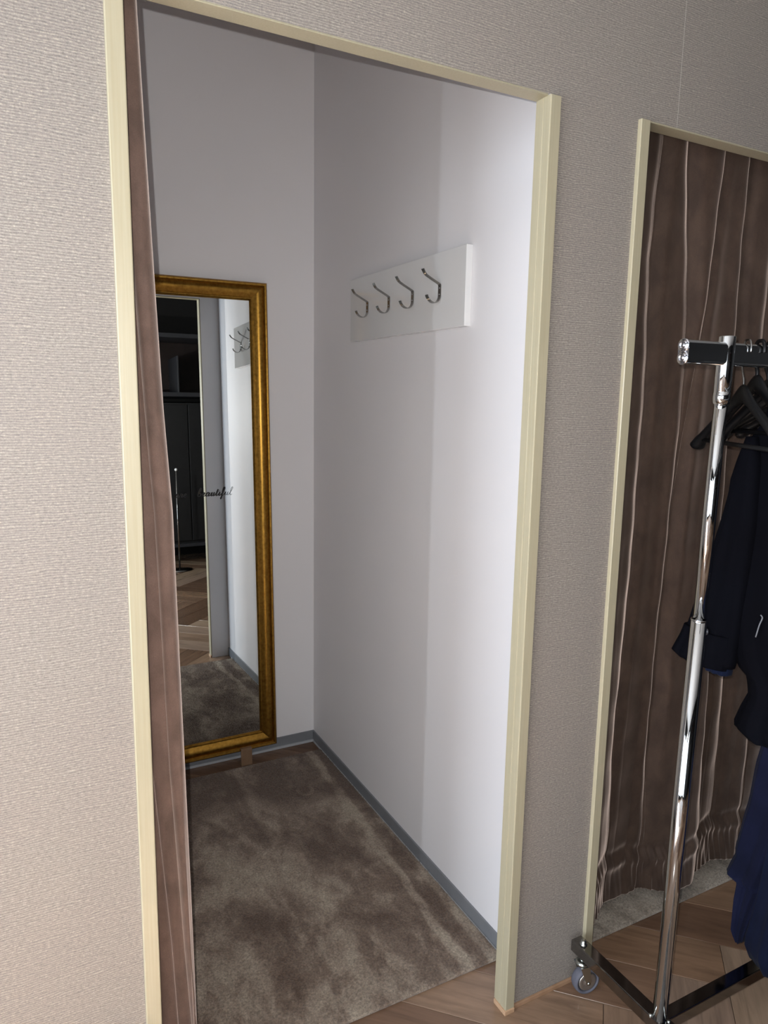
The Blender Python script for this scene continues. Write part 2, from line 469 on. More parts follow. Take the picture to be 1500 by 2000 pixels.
# ------------------------------------------------------------------ cream trims
def post(name, x0, side, label):
    """side=+1: clear opening lies to the left of x0 (right-hand post); -1: left-hand post"""
    g = 0.012
    s = side
    poly = [(x0, -P + 0.002), (x0 + s * 0.0006, -P + 0.0006), (x0 + s * 0.002, -P), (x0 + s * (TW - 0.0015), -P), (x0 + s * TW, -P + 0.0015), (x0 + s * TW, -0.0002),
            (x0 + s * 0.0058, -0.0002), (x0 + s * 0.0058, D), (x0, D), (x0, g + 0.0012), (x0 + s * 0.0010, g + 0.0006), (x0 + s * 0.0010, g - 0.0006), (x0, g - 0.0012)]
    bm = nb(); prism(bm, poly, 'z', 0.012, H)
    o = struct(obj(name, bm, CREAM), label)
    bm = nb(); xs = sorted((x0 - s * 0.0035, x0 + s * (TW - 0.001)))
    box(bm, xs[0], xs[1], -P - 0.003, -0.0003, 0, 0.012, bevel=0.0015)
    xs = sorted((x0 - s * 0.0035, x0 + s * 0.005)); box(bm, xs[0], xs[1], -0.0003, D - 0.002, 0, 0.012, bevel=0.001)
    obj('end_plug', bm, PLINTH, o)
    return o
post('trim_1', W0, -1, 'cream corner trim on the left side of the open booth')
post('trim_2', W1, 1, 'cream corner trim on the right side of the open booth')
post('trim_3', X2i, -1, 'cream corner trim on the left side of the curtained booth')
post('trim_4', X2e, 1, 'cream corner trim on the right side of the curtained booth')
def lintel(name, x0, x1, label):
    bm = nb(); prism(bm, [(-0.0015, H), (D, H), (D, H + 0.004), (0.0, H + 0.004), (-0.0015, H + 0.0012)], 'x', x0, x1)
    return struct(obj(name, bm, CREAM), label)
lintel('trim_5', W0, W1, 'cream soffit trim above the open booth')
lintel('trim_6', X2i, X2e, 'cream soffit trim above the curtained booth')

# ------------------------------------------------------------------ rugs
def rug(name, x0, x1, y0, y1, mat, label, tilt=0.0, nt=180000, ymax_t=None):
    t = thing(name, label, 'rug', ((x0 + x1) / 2, (y0 + y1) / 2, 0))
    cx, cy = (x0 + x1) / 2, (y0 + y1) / 2
    nx, ny = 120, 150
    bm = nb(); box(bm, x0 - cx, x1 - cx, y0 - cy, y1 - cy, 0.0005, 0.010, bevel=0.003)
    o = obj('backing', bm, mat, t)
    # pile: one blade per tuft
    hi = ymax_t if ymax_t else y1
    px = rng.uniform(x0, x1, nt); py = rng.uniform(y0, hi, nt)
    hgt = rng.uniform(0.003, 0.0065, nt); a = rng.uniform(0, 2 * np.pi, nt); wd = rng.uniform(0.0006, 0.0011, nt)
    lean_x = rng.normal(0, 0.0022, nt); lean_y = rng.normal(-0.001, 0.0022, nt)
    v = np.empty((nt, 3, 3))
    v[:, 0, 0] = px - np.cos(a) * wd; v[:, 0, 1] = py - np.sin(a) * wd; v[:, 0, 2] = 0.0075
    v[:, 1, 0] = px + np.cos(a) * wd; v[:, 1, 1] = py + np.sin(a) * wd; v[:, 1, 2] = 0.0075
    v[:, 2, 0] = px + lean_x; v[:, 2, 1] = py + lean_y; v[:, 2, 2] = 0.0085 + hgt
    v[:, :, 0] -= cx; v[:, :, 1] -= cy
    me = bpy.data.meshes.new('pile')
    me.vertices.add(nt * 3); me.loops.add(nt * 3); me.polygons.add(nt)
    me.vertices.foreach_set('co', v.reshape(-1)); me.loops.foreach_set('vertex_index', np.arange(nt * 3, dtype=np.int32))
    me.polygons.foreach_set('loop_start', np.arange(0, nt * 3, 3, dtype=np.int32)); me.update()
    q = link_mesh('pile', me, mat, t); q['kind'] = 'stuff'
    return t
# the material reads object coordinates, so put the origin of both parts where the tracks are measured
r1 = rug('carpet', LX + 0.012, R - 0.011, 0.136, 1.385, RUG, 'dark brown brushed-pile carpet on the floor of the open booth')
r2_ = rug('carpet', 0.99, 2.02, 0.070, 1.37, RUG2, 'grey-beige carpet under the closed brown curtain', nt=70000, ymax_t=0.5)
for t in (r1, r2_):
    ox, oy = t.location.x, t.location.y
    for c in t.children:
        c.data.transform(Matrix.Translation((ox, oy, 0)))
    t.location = (0, 0, 0)

# ------------------------------------------------------------------ curtains
def interp(tab, z):
    tab = sorted(tab)
    zs = [a for a, _ in tab]; xs = [b for _, b in tab]
    return np.interp(z, zs, xs)

def sheet(name, X, Y, Z, mat, parent, thick=0.003):
    nz, nx = X.shape
    me = bpy.data.meshes.new(name)
    # front and back layer so that the cloth has thickness
    dXx = np.gradient(X, axis=1); dYx = np.gradient(Y, axis=1); L = np.sqrt(dXx ** 2 + dYx ** 2) + 1e-9
    Nx, Ny = -dYx / L, dXx / L
    F = np.stack([X, Y, Z], -1).reshape(-1, 3); Bk = np.stack([X + Nx * thick, Y + Ny * thick, Z], -1).reshape(-1, 3)
    verts = np.concatenate([F, Bk]); n = nz * nx
    faces = []
    for i in range(nz - 1):
        for j in range(nx - 1):
            a = i * nx + j
            faces.append((a, a + 1, a + nx + 1, a + nx)); faces.append((n + a, n + a + nx, n + a + nx + 1, n + a + 1))
    for j in range(nx - 1):
        a = j; faces.append((a, n + a, n + a + 1, a + 1)); a = (nz - 1) * nx + j; faces.append((a, a + 1, n + a + 1, n + a))
    for i in range(nz - 1):
        a = i * nx; faces.append((a, a + nx, n + a + nx, n + a)); a = i * nx + nx - 1; faces.append((a, n + a, n + a + nx, a + nx))
    me.from_pydata(verts.tolist(), [], faces); me.update()
    return link_mesh(name, me, mat, parent, smooth=True)

# first curtain, drawn open and bunched behind the left post: folds end at measured edges
t = thing('curtain', 'brown velvet curtain gathered open behind the left cream trim', 'curtain', (0.0, 0.08, 0), 'velvet booth curtains')
t['group'] = 'velvet booth curtains'
zz = np.linspace(0.006, 2.20, 180)
EA = interp([(2.2, .0575), (2.076, .0605), (1.8907, .0661), (1.6617, .0735), (1.4424, .0814), (1.2634, .0915), (.9779, .0957), (.7751, .0993), (.5063, .1036), (.2192, .1073), (0, .110)], zz)
EB = interp([(2.2, .020), (1.85, .030), (1.6507, .0405), (1.355, .0546), (1.2653, .0601), (.7819, .0713), (.4003, .0879), (.2237, .0972), (0, .104)], zz)
EC = interp([(2.2, .0), (1.4, .022), (1.0352, .0385), (.7894, .0403), (.4092, .0647), (.2352, .0713), (0, .078)], zz)
# plan curve per height: a snake of rounded folds, each fold overlapping the next
rows_x = []; rows_y = []
for k, z in enumerate(zz):
    a, b_, c_ = EA[k], EB[k], EC[k]
    wv = 0.0015 * math.sin(5 * z) + 0.001 * math.sin(13 * z)
    bb = max(b_, c_ + 0.006)
    pts = [(-0.075, 0.110), (-0.070, 0.080), (-0.045, 0.072), (-0.030, 0.078), (-0.022, 0.095), (c_ - 0.050, 0.092), (c_ - 0.030, 0.078),
           (c_ - 0.012, 0.074 + wv), (c_ - 0.001, 0.078), (c_ + 0.003, 0.090), (c_ + 0.006, 0.101), (c_ + 0.001, 0.104),
           (c_ - 0.0035, 0.094), (c_ - 0.0015, 0.084), (c_ + 0.004, 0.0765), (0.5 * (bb + c_) + .003, 0.0735 - wv), (bb - 0.001, 0.0755), (bb + 0.006, 0.084), (bb + 0.008, 0.096), (bb + 0.003, 0.098),
           (bb - 0.0015, 0.087), (bb - 0.001, 0.0745), (bb + 0.004, 0.0655 - wv), (0.5 * (a + bb), 0.0610 - wv), (a - 0.007, 0.0645), (a - 0.001, 0.0735), (a, 0.084), (a - 0.006, 0.094), (a - 0.03, 0.108), (a - 0.06, 0.112)]
    cc = catmull([(p[0], p[1], 0) for p in pts], 6)
    rows_x.append([q.x for q in cc]); rows_y.append([q.y for q in cc])
X = np.array(rows_x); Y = np.array(rows_y) - 0.08; Z = np.repeat(zz[:, None], X.shape[1], 1)
sheet('cloth_panel', X, Y, Z, VELVET, t, 0.0018)
bm = nb(); cyl(bm, (LX, 0.005, 2.225), (R, 0.005, 2.225), 0.011)
o = obj('curtain_rail', bm, CHROME_D, t)

# second curtain, drawn closed
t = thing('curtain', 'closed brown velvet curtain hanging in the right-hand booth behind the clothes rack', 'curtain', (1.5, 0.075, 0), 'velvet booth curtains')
nz, nx = 260, 760
zz = np.concatenate([np.linspace(0.045, 0.30, 90), np.linspace(0.305, 2.20, 170)])
xx = np.linspace(0.998, 2.02, nx)
XX, ZZ = np.meshgrid(xx, zz)
L = [
    ([(2.2, 1.262), (2.0775, 1.2605), (1.9289, 1.2502), (1.8126, 1.2461), (1.5741, 1.262), (1.1921, 1.2685), (.9221, 1.2695), (.6414, 1.260), (.4942, 1.2605), (.2648, 1.267), (0, 1.27)], 0.016, 0.016),
    ([(2.2, 1.343), (2.0805, 1.3459), (1.8255, 1.371), (1.5791, 1.3929), (1.1844, 1.3977), (.9057, 1.3957), (.6123, 1.3997), (.2215, 1.4129), (0, 1.42)], 0.018, 0.015),
    ([(2.2, 1.482), (2.0776, 1.4704), (1.8082, 1.4468), (1.5802, 1.4254), (1.40, 1.412), (1.1844, 1.4047), (0, 1.40)], 0.013, 0.012),
    ([(2.2, 1.566), (2.0767, 1.5768), (1.6523, 1.5786), (1.2, 1.590), (0, 1.60)], 0.024, 0.016),
    ([(2.2, 1.68), (1.2, 1.69), (0, 1.70)], 0.018, 0.018),
    ([(2.2, 1.83), (0, 1.82)], 0.018, 0.02),
    ([(2.2, 1.93), (0, 1.95)], 0.018, 0.02)]
hx = [.99, 1.10, 1.18, 1.207, 1.2494, 1.3004, 1.3519, 1.4117, 1.4782, 1.523, 1.5626, 1.60, 1.6332, 1.6683, 1.7159, 1.7586, 1.80, 1.86, 1.92, 1.97, 2.03]
hy = [.085, .080, .082, .092, .116, .134, .138, .122, .088, .0745, .0720, .080, .100, .1105, .118, .112, .100, .110, .118, .11, .10]
top = 0.088 + 0.006 * np.sin(XX * 21) + 0.004 * np.sin(XX * 47 + 1)
bot = np.interp(XX, hx, hy)
wz = np.clip((1.9 - ZZ) / 1.8, 0, 1) ** 1.1
YY = top * (1 - wz) + bot * wz
for tab, dep, wd in L:
    xc = interp(tab, zz)[:, None]; d = XX - xc
    fade = np.clip((ZZ - 0.10) / 0.5, 0.35, 1.0)
    YY += dep * fade * np.exp(-(d / (1.35 * wd)) ** 2) + 0.010 * fade * np.exp(-np.abs(d / 0.0022) ** 1.2) - 0.35 * dep * fade * np.exp(-(d / (3.4 * wd)) ** 2)
# the sharp overlapping fold right of the rack post
xc = interp([(2.2, 1.600), (1.3695, 1.5892), (.6501, 1.598), (.4111, 1.6036), (.147, 1.6047), (0, 1.595)], zz)[:, None]
st = 1 / (1 + np.exp(-(XX - xc) / 0.0025)); YY += 0.022 * st * np.exp(-np.clip(XX - xc, 0, 9) / 0.06) * np.clip((1.75 - ZZ) / 0.5, 0, 1)
# puckers above the hem
pk = np.clip((0.22 - ZZ) / 0.06, 0, 1)
sm = (np.sin(XX * 190 + 4 * np.sin(XX * 31)) + 0.7 * np.sin(XX * 330 + 3 * np.sin(XX * 17) + ZZ * 60)) * (0.55 + 0.45 * np.sin(XX * 23))
YY += 0.0018 * pk * sm
hem = 0.158 + 0.010 * np.sin(XX * 12) + 0.005 * np.sin(XX * 57)
YY -= 0.006 * np.exp(-((ZZ - hem) / 0.018) ** 2); YY += 0.005 * np.exp(-((ZZ - hem - 0.035) / 0.016) ** 2)
YY += 0.0011 * np.sin(ZZ * 17 + XX * 9) + 0.0008 * np.sin(ZZ * 43 - XX * 31)
ZZ2 = ZZ + 0.004 * np.sin(XX * 41) * np.clip((0.2 - ZZ) / 0.15, 0, 1)
YY = np.maximum(YY, 0.052)
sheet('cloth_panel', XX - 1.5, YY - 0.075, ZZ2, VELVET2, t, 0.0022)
bm = nb(); cyl(bm, (0.985 - 1.5, 0.005, 2.225), (2.03 - 1.5, 0.005, 2.225), 0.011)
obj('curtain_rail', bm, CHROME_D, t)

# ------------------------------------------------------------------ gold mirror
MW, MH = 0.585, 1.822
SL = 0.025
mir = thing('standing_mirror', 'tall gold-framed mirror leaning on the back wall of the booth', 'mirror', (0.7395 - MW / 2, 1.430 + SL * 0.058, 0.058), rot=(-math.atan(SL), -0.0052, 0))
prof = [(0, .011), (0, -.014), (.003, -.021), (.007, -.0245), (.012, -.0235), (.0155, -.019), (.0175, -.0155), (.021, -.0165), (.026, -.0185), (.034, -.0175), (.043, -.0125), (.050, -.0075), (.054, -.0055),
        (.0565, -.0085), (.060, -.0085), (.0635, -.005), (.066, -.0008), (.066, .004), (.040, .011)]
def frail(name, corners, parent, dirs, mat=GOLD):
    """mitred rail: profile swept between two corners; dirs = inward mitre vectors at each end"""
    bm = nb(); rings = []
    for c, d in zip(corners, dirs):
        rings.append([bm.verts.new((c[0] + d[0] * w_, y_, c[1] + d[1] * w_)) for w_, y_ in prof])
    n = len(prof)
    for i in range(n):
        bm.faces.new((rings[0][i], rings[0][(i + 1) % n], rings[1][(i + 1) % n], rings[1][i]))
    bm.faces.new(rings[0]); bm.faces.new(list(reversed(rings[1])))
    o = obj(name, bm, mat, parent)
    for p_ in o.data.polygons: p_.use_smooth = len(p_.vertices) == 4
    o.data.set_sharp_from_angle(angle=math.radians(38)) if hasattr(o.data, 'set_sharp_from_angle') else None
    return o
hw = MW / 2
frail('frame_rail', [(-hw, 0), (hw, 0)], mir, [(1, 1), (-1, 1)])
frail('frame_rail', [(-hw, MH), (hw, MH)], mir, [(1, -1), (-1, -1)])
frail('frame_rail', [(hw, 0), (hw, MH)], mir, [(-1, 1), (-1, -1)])
frail('frame_rail', [(-hw, 0), (-hw, MH)], mir, [(1, 1), (1, -1)])
boxobj('mirror_glass', (-hw + .0645, hw - .0645, 0.0, 0.003, .0645, MH - .0645), MIRROR, mir)
boxobj('backing_board', (-hw + .045, hw - .045, 0.0035, 0.0075, .045, MH - .045), BACKING, mir)

# handwritten vinyl lettering on the glass
LET = {
 'a': ([(0, .5), (.25, .85), (.75, 1.0), (.45, 1.02), (.12, .6), (.12, .15), (.42, 0), (.72, .4), (.88, .98), (.76, .35), (.86, .03), (1.1, .1), (1.3, .42)], 1.3),
 'b': ([(0, .3), (.3, .9), (.62, 1.8), (.60, 2.3), (.38, 2.35), (.22, 1.7), (.14, .8), (.18, .2), (.45, 0), (.8, .2), (.88, .65), (.68, .92), (.62, .72), (.95, .62), (1.2, .72)], 1.2),
 'e': ([(0, .3), (.38, .42), (.66, .78), (.5, 1.02), (.22, .8), (.14, .3), (.42, 0), (.76, .12), (1.0, .42)], 1.0),
 'f': ([(0, .4), (.35, 1.0), (.62, 1.8), (.58, 2.32), (.36, 2.2), (.30, 1.2), (.28, 0), (.28, -.8), (.12, -1.05), (.02, -.7), (.25, -.2), (.55, .1), (.9, .45)], .9),
 'i': ([(0, .4), (.25, 1.0), (.2, .3), (.34, 0), (.6, .12), (.75, .42)], .75),
 'l': ([(0, .4), (.4, 1.2), (.62, 2.0), (.5, 2.35), (.3, 2.1), (.22, 1.0), (.26, .2), (.5, 0), (.8, .25)], .85),
 'o': ([(0, .5), (.5, 1.0), (.15, .8), (.1, .25), (.4, 0), (.75, .3), (.75, .8), (.5, 1.0), (.7, .8), (1.1, .8)], 1.1),
 'r': ([(0, .4), (.2, 1.1), (.35, .95), (.65, .9), (.5, .35), (.6, .02), (.85, .12), (1.0, .42)], 1.0),
 't': ([(0, .4), (.3, 1.1), (.42, 1.85), (.28, .8), (.26, .2), (.42, 0), (.65, .12), (.8, .42)], .8),
 'u': ([(0, .4), (.22, 1.0), (.16, .3), (.36, 0), (.66, .3), (.84, 1.0), (.76, .3), (.88, 0), (1.1, .12), (1.25, .42)], 1.25),
 'Y': ([(0, 1.9), (.2, 2.2), (.35, 1.9), (.35, 1.3), (.6, 1.0), (1.0, 1.4), (1.2, 2.2), (1.0, 1.0), (.8, -.3), (.5, -1.0), (.25, -.7), (.8, 0), (1.4, .5)], 1.4)}
def word(bm, txt, x0, z0, sc, slant=0.28, sxs=1.0):
    x = 0; path = []
    for ch in txt:
        pts, adv = LET[ch]
        path += [(x + px, pz) for px, pz in pts[(1 if path else 0):]]
        x += adv * 1.0
    C = catmull([(x0 + (px * sxs + slant * pz) * sc, -0.0008, z0 + pz * sc) for px, pz in path], 5)
    rr = []
    for i in range(len(C)):
        a = C[max(0, i - 1)]; b_ = C[min(len(C) - 1, i + 1)]; d_ = (b_ - a); s_ = abs(d_.z) / (d_.length + 1e-9)
        rr.append(0.0013 + 0.0019 * s_ if d_.z < 0 else 0.0011 + 0.0006 * s_)
    # flat ribbon tube in the plane of the glass
    for i in range(len(C) - 1):
        if (C[i + 1] - C[i]).length < 1e-6: continue
    tube(bm, C, rr, 6, ry=[0.0005] * len(C), up=Vector((0, 1, 0)))
    return x
ox = 0.7395 - MW / 2
def glassz(z): return z - 0.058
bm = nb(); word(bm, 'beautiful', 0.4555 - ox, glassz(1.0905), 0.0130, sxs=1.09)
tube(bm, [(0.5405 - ox, -0.0008, glassz(1.109)), (0.5412 - ox, -0.0008, glassz(1.1105))], 0.0014, 8, ry=0.0005, up=Vector((0, 1, 0)))
tube(bm, [(0.528 - ox, -0.0008, glassz(1.1060)), (0.5395 - ox, -0.0008, glassz(1.1068))], 0.0008, 6, ry=0.0005, up=Vector((0, 1, 0)))
obj('lettering', bm, BLACKVINYL, mir)
bm = nb(); word(bm, 'are', 0.374 - ox, glassz(1.0905), 0.0130); obj('lettering', bm, BLACKVINYL, mir)
bm = nb(); word(bm, 'You', 0.288 - ox, glassz(1.0905), 0.0130); obj('lettering', bm, BLACKVINYL, mir)
# brown foot clasping the lower rail
bm = nb()
fx = 0.6065 - ox
box(bm, fx - .0225, fx + .0225, -.034, -.0285, -.0575, .012, bevel=0.001)
box(bm, fx - .0225, fx + .0225, -.034, -.006, .012, .0165, bevel=0.001)
box(bm, fx - .0225, fx + .0225, -.034, .012, -.0575, -.053, bevel=0.001)
obj('support_foot', bm, BROWNFOOT, mir)
bm = nb(); box(bm, -fx - .0225, -fx + .0225, -.034, -.0285, -.0575, .012, bevel=0.001); box(bm, -fx - .0225, -fx + .0225, -.034, -.006, .012, .0165, bevel=0.001)
obj('support_foot', bm, BROWNFOOT, mir)

# ------------------------------------------------------------------ hook board
BX = R - 0.0200
hb = thing('coat_hook_board', 'glossy white board with four steel hooks on the booth side wall', 'hook board', (R, 0.7525, 1.656))
bm = nb(); box(bm, BX - R, 0, 0.4015 - 0.7525, 1.1055 - 0.7525, 0, 0.2045, bevel=0.0012, seg=2)
obj('board', bm, BOARD, hb)
hp = [(.8530, 1.8115), (.8600, 1.8010), (.8690, 1.7940), (.9030, 1.7775), (.9078, 1.7735), (.9082, 1.7660), (.9082, 1.7500), (.9075, 1.7400), (.9030, 1.7315), (.8965, 1.7265), (.8890, 1.7255), (.8810, 1.7280), (.8740, 1.7330), (.8690, 1.7400), (.8672, 1.7450)]
def hook_mesh(y):
    C = catmull([(x - R, 0, z - 1.656) for x, z in hp], 3)
    bm = nb(); th = 0.0018; hwid = 0.0068; rings = []
    for i, c in enumerate(C):
        a = C[max(0, i - 1)]; b_ = C[min(len(C) - 1, i + 1)]; t_ = (b_ - a).normalized(); n_ = Vector((t_.z, 0, -t_.x)) * (th / 2)
        rings.append([bm.verts.new((c + s_ * n_) + Vector((0, q, 0))) for s_, q in ((1, -hwid), (1, hwid), (-1, hwid), (-1, -hwid))])
    for r_, q in zip(rings, rings[1:]):
        for k in range(4): bm.faces.new((r_[k], r_[(k + 1) % 4], q[(k + 1) % 4], q[k]))
    bm.faces.new(rings[0]); bm.faces.new(list(reversed(rings[-1])))
    return bm
for i, y in enumerate((0.9700, 0.8200, 0.6730, 0.5240)):
    o = obj('hook', hook_mesh(y), STEEL, hb); o.location = (0, y - 0.7525, 0)
    for zc in (1.7655, 1.7490):
        bm = nb(); lathe(bm, [(0, .0012), (.0018, .0010), (.0026, 0), (.0026, -.001)], (.9072 - R, 0, zc - 1.656), (-1, 0, 0), 12)
        obj('screw', bm, SCREW, o)

# ------------------------------------------------------------------ clothes rack
RY = -0.275
PX0, PX1 = 1.033, 1.052           # foot and top of the near post
RL = 1.25                         # rack length
rk = thing('clothes_rack', 'chrome rolling clothes rack with black garments at the right edge', 'clothes rack', (PX0, RY, 0))
def L_(x, y, z): return (x - PX0, y - RY, z)
ZT = 0.135                        # top of base tubes
def postgrp(xf, xt):
    def px(z): return xf + (xt - xf) * (z - ZT) / (1.593 - ZT)
    bm = nb(); cyl(bm, L_(px(ZT - .002), RY, ZT - .002), L_(px(1.040), RY, 1.040), 0.0155, 40); a = obj('lower_post', bm, CHROME, rk)
    bm = nb(); cyl(bm, L_(px(1.030), RY, 1.030), L_(px(1.52), RY, 1.52), 0.0125, 40); obj('upper_post', bm, CHROME, rk)
    bm = nb(); lathe(bm, [(.0120, 0), (.0158, .0006), (.0158, .0225), (.0150, .023), (.0155, .0235), (.0155, .125), (.0145, .1265), (0, .1265)], L_(px(1.4670), RY, 1.4670), (px(1.593) - px(1.467), 0, .126), 40)
    obj('post_sleeve', bm, CHROME, rk)
    bm = nb(); lathe(bm, [(.0150, 0), (.0165, .0), (.0165, .0018), (.0130, .0022)], L_(px(1.040), RY, 1.040), (0.013, 0, 1), 40); obj('collar', bm, CHROME, rk)
postgrp(PX0, PX1); postgrp(PX0 + RL, PX0 + RL - 0.0)
# flat oval hanging rail, running through both posts
ZR = 1.5605
bm = nb()
ov = []
for k in range(48):
    a = 2 * math.pi * k / 48; ca, sa = math.cos(a), math.sin(a)
    ov.append((0.0118 * math.copysign(abs(ca) ** 0.75, ca), ZR + 0.0105 * math.copysign(1, sa) * (1 if abs(sa) > 1e-6 else 0) + 0.0118 * sa))
ov = [(x_, z_) for x_, z_ in ov]
prism(bm, ov, 'x', 0.936 - PX0, PX0 + RL + 0.10 - PX0)
o = obj('hanging_rail', bm, CHROME, rk)
for p_ in o.data.polygons: p_.use_smooth = len(p_.vertices) == 4
o.data.set_sharp_from_angle(angle=math.radians(40))
for xx_, sg in ((0.936, -1), (PX0 + RL + 0.10, 1)):
    bm = nb()
    for dz in (-0.0112, 0.0112):
        lathe(bm, [(0, .0035), (.0026, .0032), (.0034, .0018), (.0050, .0018), (.0060, .0036), (.0072, .0036), (.0080, .0022), (.0104, .0022), (.0122, .0010), (.0127, -.0010), (.0118, -.0020)], L_(xx_, RY, ZR + dz), (sg, 0, 0), 32)
    obj('end_cap', bm, CAPCLEAR, rk)
# base
bm = nb(); box(bm, PX0 + 0.002 - PX0, PX0 + RL - 0.002 - PX0, -0.015, 0.015, ZT - 0.030, ZT, bevel=0.0025); obj('base_bar', bm, CHROME_D, rk)
YF = RY + 0.262
for xx_ in (PX0, PX0 + RL):
    bm = nb(); box(bm, xx_ - 0.0165 - PX0, xx_ + 0.0165 - PX0, -0.262 - 0.0, 0.262, ZT - 0.0300 + 0.0002, ZT + 0.0006, bevel=0.0022); leg = obj('cross_leg', bm, CHROME_D, rk)
    for sy in (1, -1):
        yc = sy * 0.236
        c0 = (xx_ - PX0, yc)
        bm = nb(); lathe(bm, [(.0095, 0), (.0095, .003), (.0075, .0035), (.0070, .008), (.005, .011), (0, .012)], (c0[0], c0[1], ZT), (0, 0, 1), 24); obj('cap_nut', bm, ZINC, leg)
        # swivel caster
        axd = Vector((-0.20, -0.98, 0)).normalized(); side = Vector((axd.y, -axd.x, 0))
        tr = -side * 0.012 if sy == 1 else side * 0.012
        wc = Vector((c0[0], c0[1], 0.0350)) + Vector((tr.x, tr.y, 0))
        bm = nb(); lathe(bm, [(.0262, -.0070), (.0268, -.0120), (.0300, -.0130), (.0332, -.0110), (.0350, -.005), (.0350, .005), (.0332, .0110), (.0300, .0130), (.0268, .0120), (.0262, .0070)], wc, axd, 40)
        whl = obj('caster_wheel', bm, TYRE, rk)
        bm = nb(); lathe(bm, [(0, .0145), (.004, .0145), (.0045, .0118), (.013, .0105), (.018, .0122), (.0235, .0118), (.0245, .0100), (.0245, .0), (0, .0)], wc, axd, 32)
        lathe(bm, [(0, .0145), (.004, .0145), (.0045, .0118), (.013, .0105), (.018, .0122), (.0235, .0118), (.0245, .0100), (.0245, .0), (0, .0)], wc, -axd, 32)
        obj('hub', bm, HUB, whl)
        bm = nb()
        lathe(bm, [(0, .008), (.012, .008), (.0165, .004), (.0165, -.002), (0, -.002)], (c0[0], c0[1], 0.083), (0, 0, 1), 28)
        lathe(bm, [(.006, 0), (.006, .016)], (c0[0], c0[1], 0.090), (0, 0, 1), 16)
        for s_ in (1, -1):
            off = axd * (0.0165 * s_)
            base = Vector((c0[0], c0[1], 0.082)) + off
            q = wc + off
            v4 = [base + side * 0.013, base - side * 0.013, q - side * 0.0055 - Vector((0, 0, .004)), q + side * 0.0055 - Vector((0, 0, .004))]
            a_ = [bm.verts.new(v + axd * 0.0008) for v in v4]; b_ = [bm.verts.new(v - axd * 0.0008) for v in v4]
            bm.faces.new(a_); bm.faces.new(list(reversed(b_)))
            for k in range(4): bm.faces.new((a_[k], b_[k], b_[(k + 1) % 4], a_[(k + 1) % 4]))
        lathe(bm, [(0, .019), (.0035, .019), (.004, .016), (.004, 0)], wc, axd, 12)
        obj('caster_fork', bm, ZINC, rk)
# bolts where the post stands on the leg
for dx, dy in ((-0.020, 0.012), (0.012, -0.018), (-0.019, -0.03)):
    bm = nb()
    lathe(bm, [(.0042, -.004), (.0042, .002), (.003, .0035), (0, .004)], (dx * 0.7, dy, ZT + 0.0006), (0, 0, 1), 12)
    obj('bolt', bm, ZINC, rk)

# ------------------------------------------------------------------ hangers
def hanger(x, ang, label, wire=True, bar=True, drop=0.0, group='black hangers on the rack', half=0.205, wide=0.0125):
    t = thing('coat_hanger', label, 'hanger', (x, RY, ZR + 0.0236), group, (0, 0, -math.radians(ang)))
    # local: y = along the shoulders (+ toward the booths), z = 0 on top of the rail
    z0 = -0.090 - drop
    bm = nb()
    arms = [(-half, -0.228), (-half * 0.85, -0.205), (-half * 0.55, -0.170), (-half * 0.30, -0.143), (-half * 0.12, -0.122), (0, -0.112), (half * 0.12, -0.122), (half * 0.30, -0.143), (half * 0.55, -0.170), (half * 0.85, -0.205), (half, -0.228)]
    C = catmull([(0, y_, z_ + 0.015 - drop) for y_, z_ in arms], 4)
    n = len(C); ra = []; rb = []
    for i in range(n):
        u = abs(i - (n - 1) / 2) / ((n - 1) / 2)
        ra.append(0.007 + (wide - 0.007 + 0.006) * max(0, (u - 0.55) / 0.45) ** 1.3 if u < 0.97 else wide * 0.8)
        rb.append(0.0115 + 0.008 * max(0, 1 - u / 0.3) - 0.003 * u + (0.004 if u > 0.8 else 0) if u < 0.97 else 0.006)
    tube(bm, C, ra, 14, ry=rb, up=Vector((0, 0, 1)))
    obj('shoulder_bar', bm, BLACKPL, t)
    if bar:
        bm = nb(); tube(bm, [(0, -half * 0.82, -0.196 - drop), (0, half * 0.82, -0.196 - drop)], 0.0045, 10); obj('trouser_bar', bm, BLACKPL, t)
    bm = nb()
    hk = [(0, 0.0, -0.105 - drop), (0, 0.001, -0.075 - drop), (0, 0.010, -0.055 - drop * .8), (0, 0.0175, -0.028), (0, 0.0172, -0.008), (0, 0.010, 0.0045), (0, 0.0, 0.0058), (0, -0.010, 0.0042), (0, -0.0168, -0.007), (0, -0.0175, -0.018)]
    tube(bm, catmull(hk, 4), 0.0038 if not wire else 0.0019, 10, up=Vector((1, 0, 0)))
    obj('hook', bm, HOOKWIRE if wire else BLACKPL, t)
    return t
hanger(1.112, 30, 'empty black plastic hanger nearest the chrome post, turned askew', wire=True, drop=0.0)
hanger(1.150, 26, 'second black hanger from the chrome post, empty, wide shoulders', wire=False, bar=False, drop=-0.02, half=0.17, wide=0.0095)
hanger(1.185, 20, 'third black hanger from the chrome post, empty, pressed against the jacket hanger', wire=False, bar=False, drop=-0.012, half=0.15, wide=0.009)
hlabels = ['black hanger carrying the short blue-black jacket', 'black hanger behind the short blue-black jacket, carrying the near navy coat', 'black hanger carrying the long navy coat with ragged front edge']
hanger(1.245, 2, hlabels[0], wire=False, drop=-0.02, half=0.15)
hanger(1.290, 1, 'empty black hanger squeezed between the jacket and the near navy coat', wire=False, bar=False, drop=-0.02)
hanger(1.330, 0, hlabels[1], wire=False, drop=-0.02)
hanger(1.392, 0, hlabels[2], wire=False, drop=-0.02)

